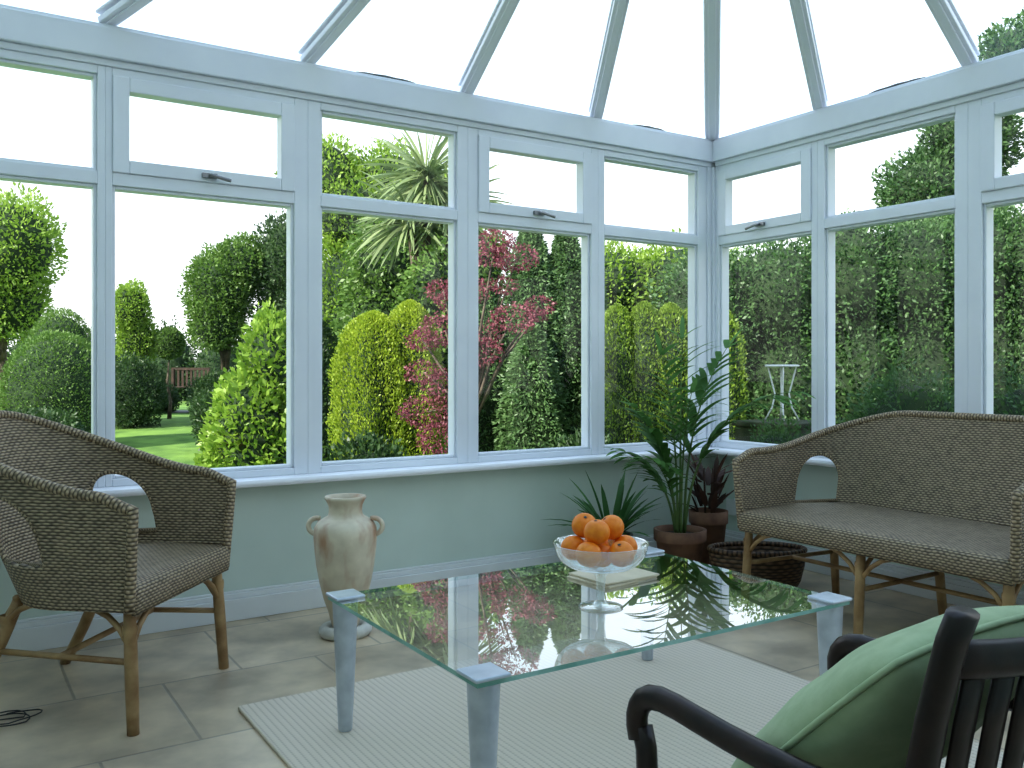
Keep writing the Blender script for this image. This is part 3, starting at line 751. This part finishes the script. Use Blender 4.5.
tree('dense green tree with drooping leaves',.75,5.0,[('e',.45,5.05,2.1,.5,.5,.6),('e',.9,4.8,1.6,.6,.5,.8),('e',.3,5.1,1.3,.45,.45,.9),('e',1.2,4.7,2.1,.4,.4,.5),('e',.02,3.28,1.45,.36,.24,.60),('e',.1,3.4,1.0,.4,.3,.7)],13000,.08,L_mid,10,up=-.5)
def cordyline(x,y,heads,seed):
    g=gz(x,y)-.02; e=empty('cordyline_palm',(x,y,g),0,'spiky cordyline palm tree with long sword leaves','tree')
    random.seed(seed)
    mb=MB()
    for hx_,hy_,hz in heads: mb.tube([(0,0,0),(0,0,hz*.5-g),(hx_*.6,hy_*.6,hz*.8-g),(hx_,hy_,hz-g)],.045,8)
    mb.build('trunk',M_bark,parent=e)
    mb=MB()
    for hx_,hy_,hz in heads:
        for k in range(170):
            a=random.uniform(0,6.28); th=math.acos(random.uniform(-.6,1)); d=(math.cos(a)*math.sin(th),math.sin(a)*math.sin(th),math.cos(th))
            strip(mb,(hx_,hy_,hz-g+random.uniform(-.06,.06)),d,random.uniform(.48,.68),.030,.8,6,nrm=(random.uniform(-1,1),random.uniform(-1,1),.6))
    o=mb.build('leaves',L_cord,parent=e,weld=False); addval(o,14)
cordyline(.08,3.62,[(0,0,2.70),(-.10,.12,2.32),(.22,-.1,2.45)],5)
mx,my=-.62,1.65
rl=(.8415,-.5402)
random.seed(3)
mbl=[]
for (px2,pz2,r_) in ((500,240,13),(520,258,15),(484,258,12),(478,290,16),(512,318,16),(532,305,11),(440,330,19),(436,290,12),(455,385,20),(430,412,19),(470,352,16),(420,372,13),(440,438,18),(498,285,10),(452,300,11),(425,340,12),(490,335,12),(545,315,7)):
    l=(px2-467)*.00674; mbl.append(('e',mx+rl[0]*l+random.uniform(-.1,.1)*VX,my+rl[1]*l+random.uniform(-.1,.1),1+(367-pz2)*.00674,r_*.0096,r_*.0096,r_*.0056))
tree('red leaved japanese maple with open branches',mx,my,mbl,5200,.030,L_red,11,tr=.03,core=False,aspect=.55,up=-.3)
shrub('tall feathery green conifer with several spires',[('c',x,y,-.02,r,r,h) for x,y,h,r in ((.30,2.90,1.75,.26),(.60,2.70,2.25,.30),(.86,2.55,2.22,.28),(1.04,2.42,1.9,.2),(.45,2.45,1.35,.28))],30000,.060,L_blue,40,name='conifer',cat='conifer',up=-.5,aspect=.35)
shrub('clipped mid green conifer hedge with fluted columns',[('k',x,y,-.02,.20,.20,h) for x,y,h in ((.90,1.92,1.50),(1.08,1.80,1.52),(1.26,1.70,1.51),(1.43,1.60,1.5),(1.60,1.50,1.5))],24000,.036,L_lime,50,name='hedge',cat='hedge',up=1.0)
tree('pale green spreading tree behind the hedge',3.7,4.9,[('e',3.3,5.1,2.0,.8,.7,.55),('e',4.2,4.6,2.0,.8,.7,.6),('e',3.0,5.3,1.2,.9,.6,.9),('e',4.0,4.6,1.1,.9,.6,.9)],10000,.09,L_bright,12)
E=[(3.0,3.0,2.1,.55),(3.55,2.6,2.2,.6),(4.1,2.2,2.4,.6),(4.6,1.85,2.4,.6),(5.1,1.5,2.5,.6),(5.6,1.0,2.55,.7),(6.1,.3,2.6,.7),(6.5,-.6,2.6,.8)]
bl=[]
for x,y,h,r in E: bl+=[('e',x,y,h-.5,r,r,.65),('e',x+.1,y,h*.35,r*1.05,r,.95)]
shrub('tall dense green boundary hedge screening the garden',bl,60000,.065,L_scr,60,name='hedge',cat='hedge')
shrub('low green shrub growing outside the side window',[('e',1.45,-.25,.50,.4,.4,.5),('e',1.7,-.9,.5,.4,.5,.5),('e',1.6,-1.6,.6,.4,.5,.55)],9000,.045,L_scr,13)
tree('tall dark tree rising above the boundary',6.9,2.85,[('e',6.66,2.96,3.15,.55,.55,.55),('e',7.10,2.65,3.8,.6,.55,.6),('e',7.0,2.8,2.4,.8,.7,.9)],11000,.09,L_scr,14)
tree('tall dark tree with spreading crown',8.0,1.9,[('e',7.50,2.30,4.75,.50,.45,.48),('e',8.0,1.95,5.0,.58,.5,.6),('e',8.1,1.8,3.7,.45,.5,.8),('e',8.5,1.4,2.6,.7,.9,1.2)],12000,.09,L_scr,15)
hb=[]
for k in range(16):
    u=k/15; hb.append(('e',-6+12*u*1.0,17.5-3.5*u+.3*math.sin(k*1.9),.85+.12*math.sin(k*2.7),.65,.6,.95))
shrub('long dark garden hedge along the far boundary',hb,15000,.11,L_dark,16,name='hedge',cat='hedge')
for i,(x,y,r,h,m_) in enumerate(((-3.6,8.2,.5,.75,L_dark),(-.72,7.7,.28,.62,L_dark),(-1.62,8.15,.36,.80,L_dark),(-3.0,5.0,.45,.35,L_dark),(-1.25,5.2,.35,.5,L_dark),(.1,10.6,.5,.6,L_dark),(-.85,10.9,.34,.45,L_dark))):
    o_=shrub('low rounded dark green garden shrub',[('e',x,y,.25+h*.5,r,r,h*.6)],4200,.05,m_,80+i); o_['group']='low shrubs'
for i,(x,y) in enumerate(((-1.4,1.5),(.0,1.2),(.7,.9))):
    o_=shrub('low border plant by the house wall',[('e',x,y,.20,.28,.28,.36)],3000,.05,L_dark,90+i); o_['group']='border plants'
M_bw=mat_noise('bench_wood',(.03,.018,.012),(.07,.04,.028),10,.8)
be=empty('garden_bench',(.30,13.8,.30),-.55,'dark brown wooden slatted garden bench by the path','bench')
be.scale=(.8,.8,.8)
mb=MB()
for k2 in range(4): mb.box((-.45,-.2+k2*.1,.40),(.45,-.12+k2*.1,.42))
mb.build('seat',M_bw,parent=be,smooth=False)
mb=MB(); mb.box((-.45,.2,.80),(.45,.24,.86)); 
for k in range(9): mb.box((-.42+k*.1,.21,.42),(-.37+k*.1,.23,.8))
mb.build('backrest',M_bw,parent=be,smooth=False)
for sx in (-.42,.42):
    for sy in (-.18,.2):
        mb=MB(); mb.box((sx-.03,sy-.03,0),(sx+.03,sy+.03,.6 if sy<0 else .84)); mb.build('leg',M_bw,parent=be,smooth=False)
mb=MB(); mb.box((1.40,.65,-.02),(1.88,1.15,.56)); mb.box((1.38,.63,.56),(1.90,1.17,.60)); o_=mb.build('raised_planter',M_dstone,smooth=False,bevel=.01); tag(o_,'dark mossy stone raised bed outside the side window','planter')
shrub('low dark bush in front of the raised bed',[('e',1.02,.42,.25,.23,.22,.38),('e',1.48,.36,.25,.26,.20,.38)],5000,.04,L_scr,99)
gt_=empty('garden_table',(1.63,.90,.601),.3,'small white metal garden table with curved legs','table')
mb=MB(); mb.lathe([(0,.40),(.12,.40),(.124,.408),(.12,.416),(0,.416)],28); mb.build('table_top',M_white,parent=gt_)
for k in range(4):
    a=k*1.57+.5; mb=MB(); mb.tube([(.10*math.cos(a),.10*math.sin(a),.40),(.075*math.cos(a),.075*math.sin(a),.30),(.05*math.cos(a),.05*math.sin(a),.20),(.07*math.cos(a),.07*math.sin(a),.1),(.12*math.cos(a),.12*math.sin(a),.008)],.0065,8); mb.build('leg',M_white,parent=gt_)

# ------------------------------------------------------------------ light
w=bpy.data.worlds.new('sky'); scene.world=w; w.use_nodes=True; nt=w.node_tree; nt.nodes.clear()
out=nt.nodes.new('ShaderNodeOutputWorld'); bg=nt.nodes.new('ShaderNodeBackground'); tc=nt.nodes.new('ShaderNodeTexCoord'); se=nt.nodes.new('ShaderNodeSeparateXYZ'); rp=nt.nodes.new('ShaderNodeValToRGB')
nt.links.new(tc.outputs['Generated'],se.inputs[0]); nt.links.new(se.outputs[2],rp.inputs[0]); nt.links.new(rp.outputs[0],bg.inputs[0]); nt.links.new(bg.outputs[0],out.inputs[0])
rp.color_ramp.elements[0].position=.0; rp.color_ramp.elements[0].color=(1.0,1.0,1,1)
rp.color_ramp.elements[1].position=.9; rp.color_ramp.elements[1].color=(.48,.66,.93,1)
e=rp.color_ramp.elements.new(.35); e.color=(.76,.89,1,1)
bg.inputs[1].default_value=1.55
sd=bpy.data.lights.new('sun','SUN'); sd.energy=8.0; sd.angle=.02; sd.color=(1,.95,.84)
so=bpy.data.objects.new('sun',sd); COL.objects.link(so)
dirv=Vector((.80,.14,-.54)).normalized(); so.rotation_euler=dirv.to_track_quat('-Z','Y').to_euler()

# ------------------------------------------------------------------ camera
cd=bpy.data.cameras.new('camera'); cd.sensor_width=36; cd.lens=890/1024*36; cd.shift_y=-17/1024; cd.clip_start=.05
co=bpy.data.objects.new('camera',cd); COL.objects.link(co); co.location=(-3.606,-3.560,1.0); co.rotation_euler=(math.pi/2,0,-math.atan2(VX,VY))
scene.camera=co
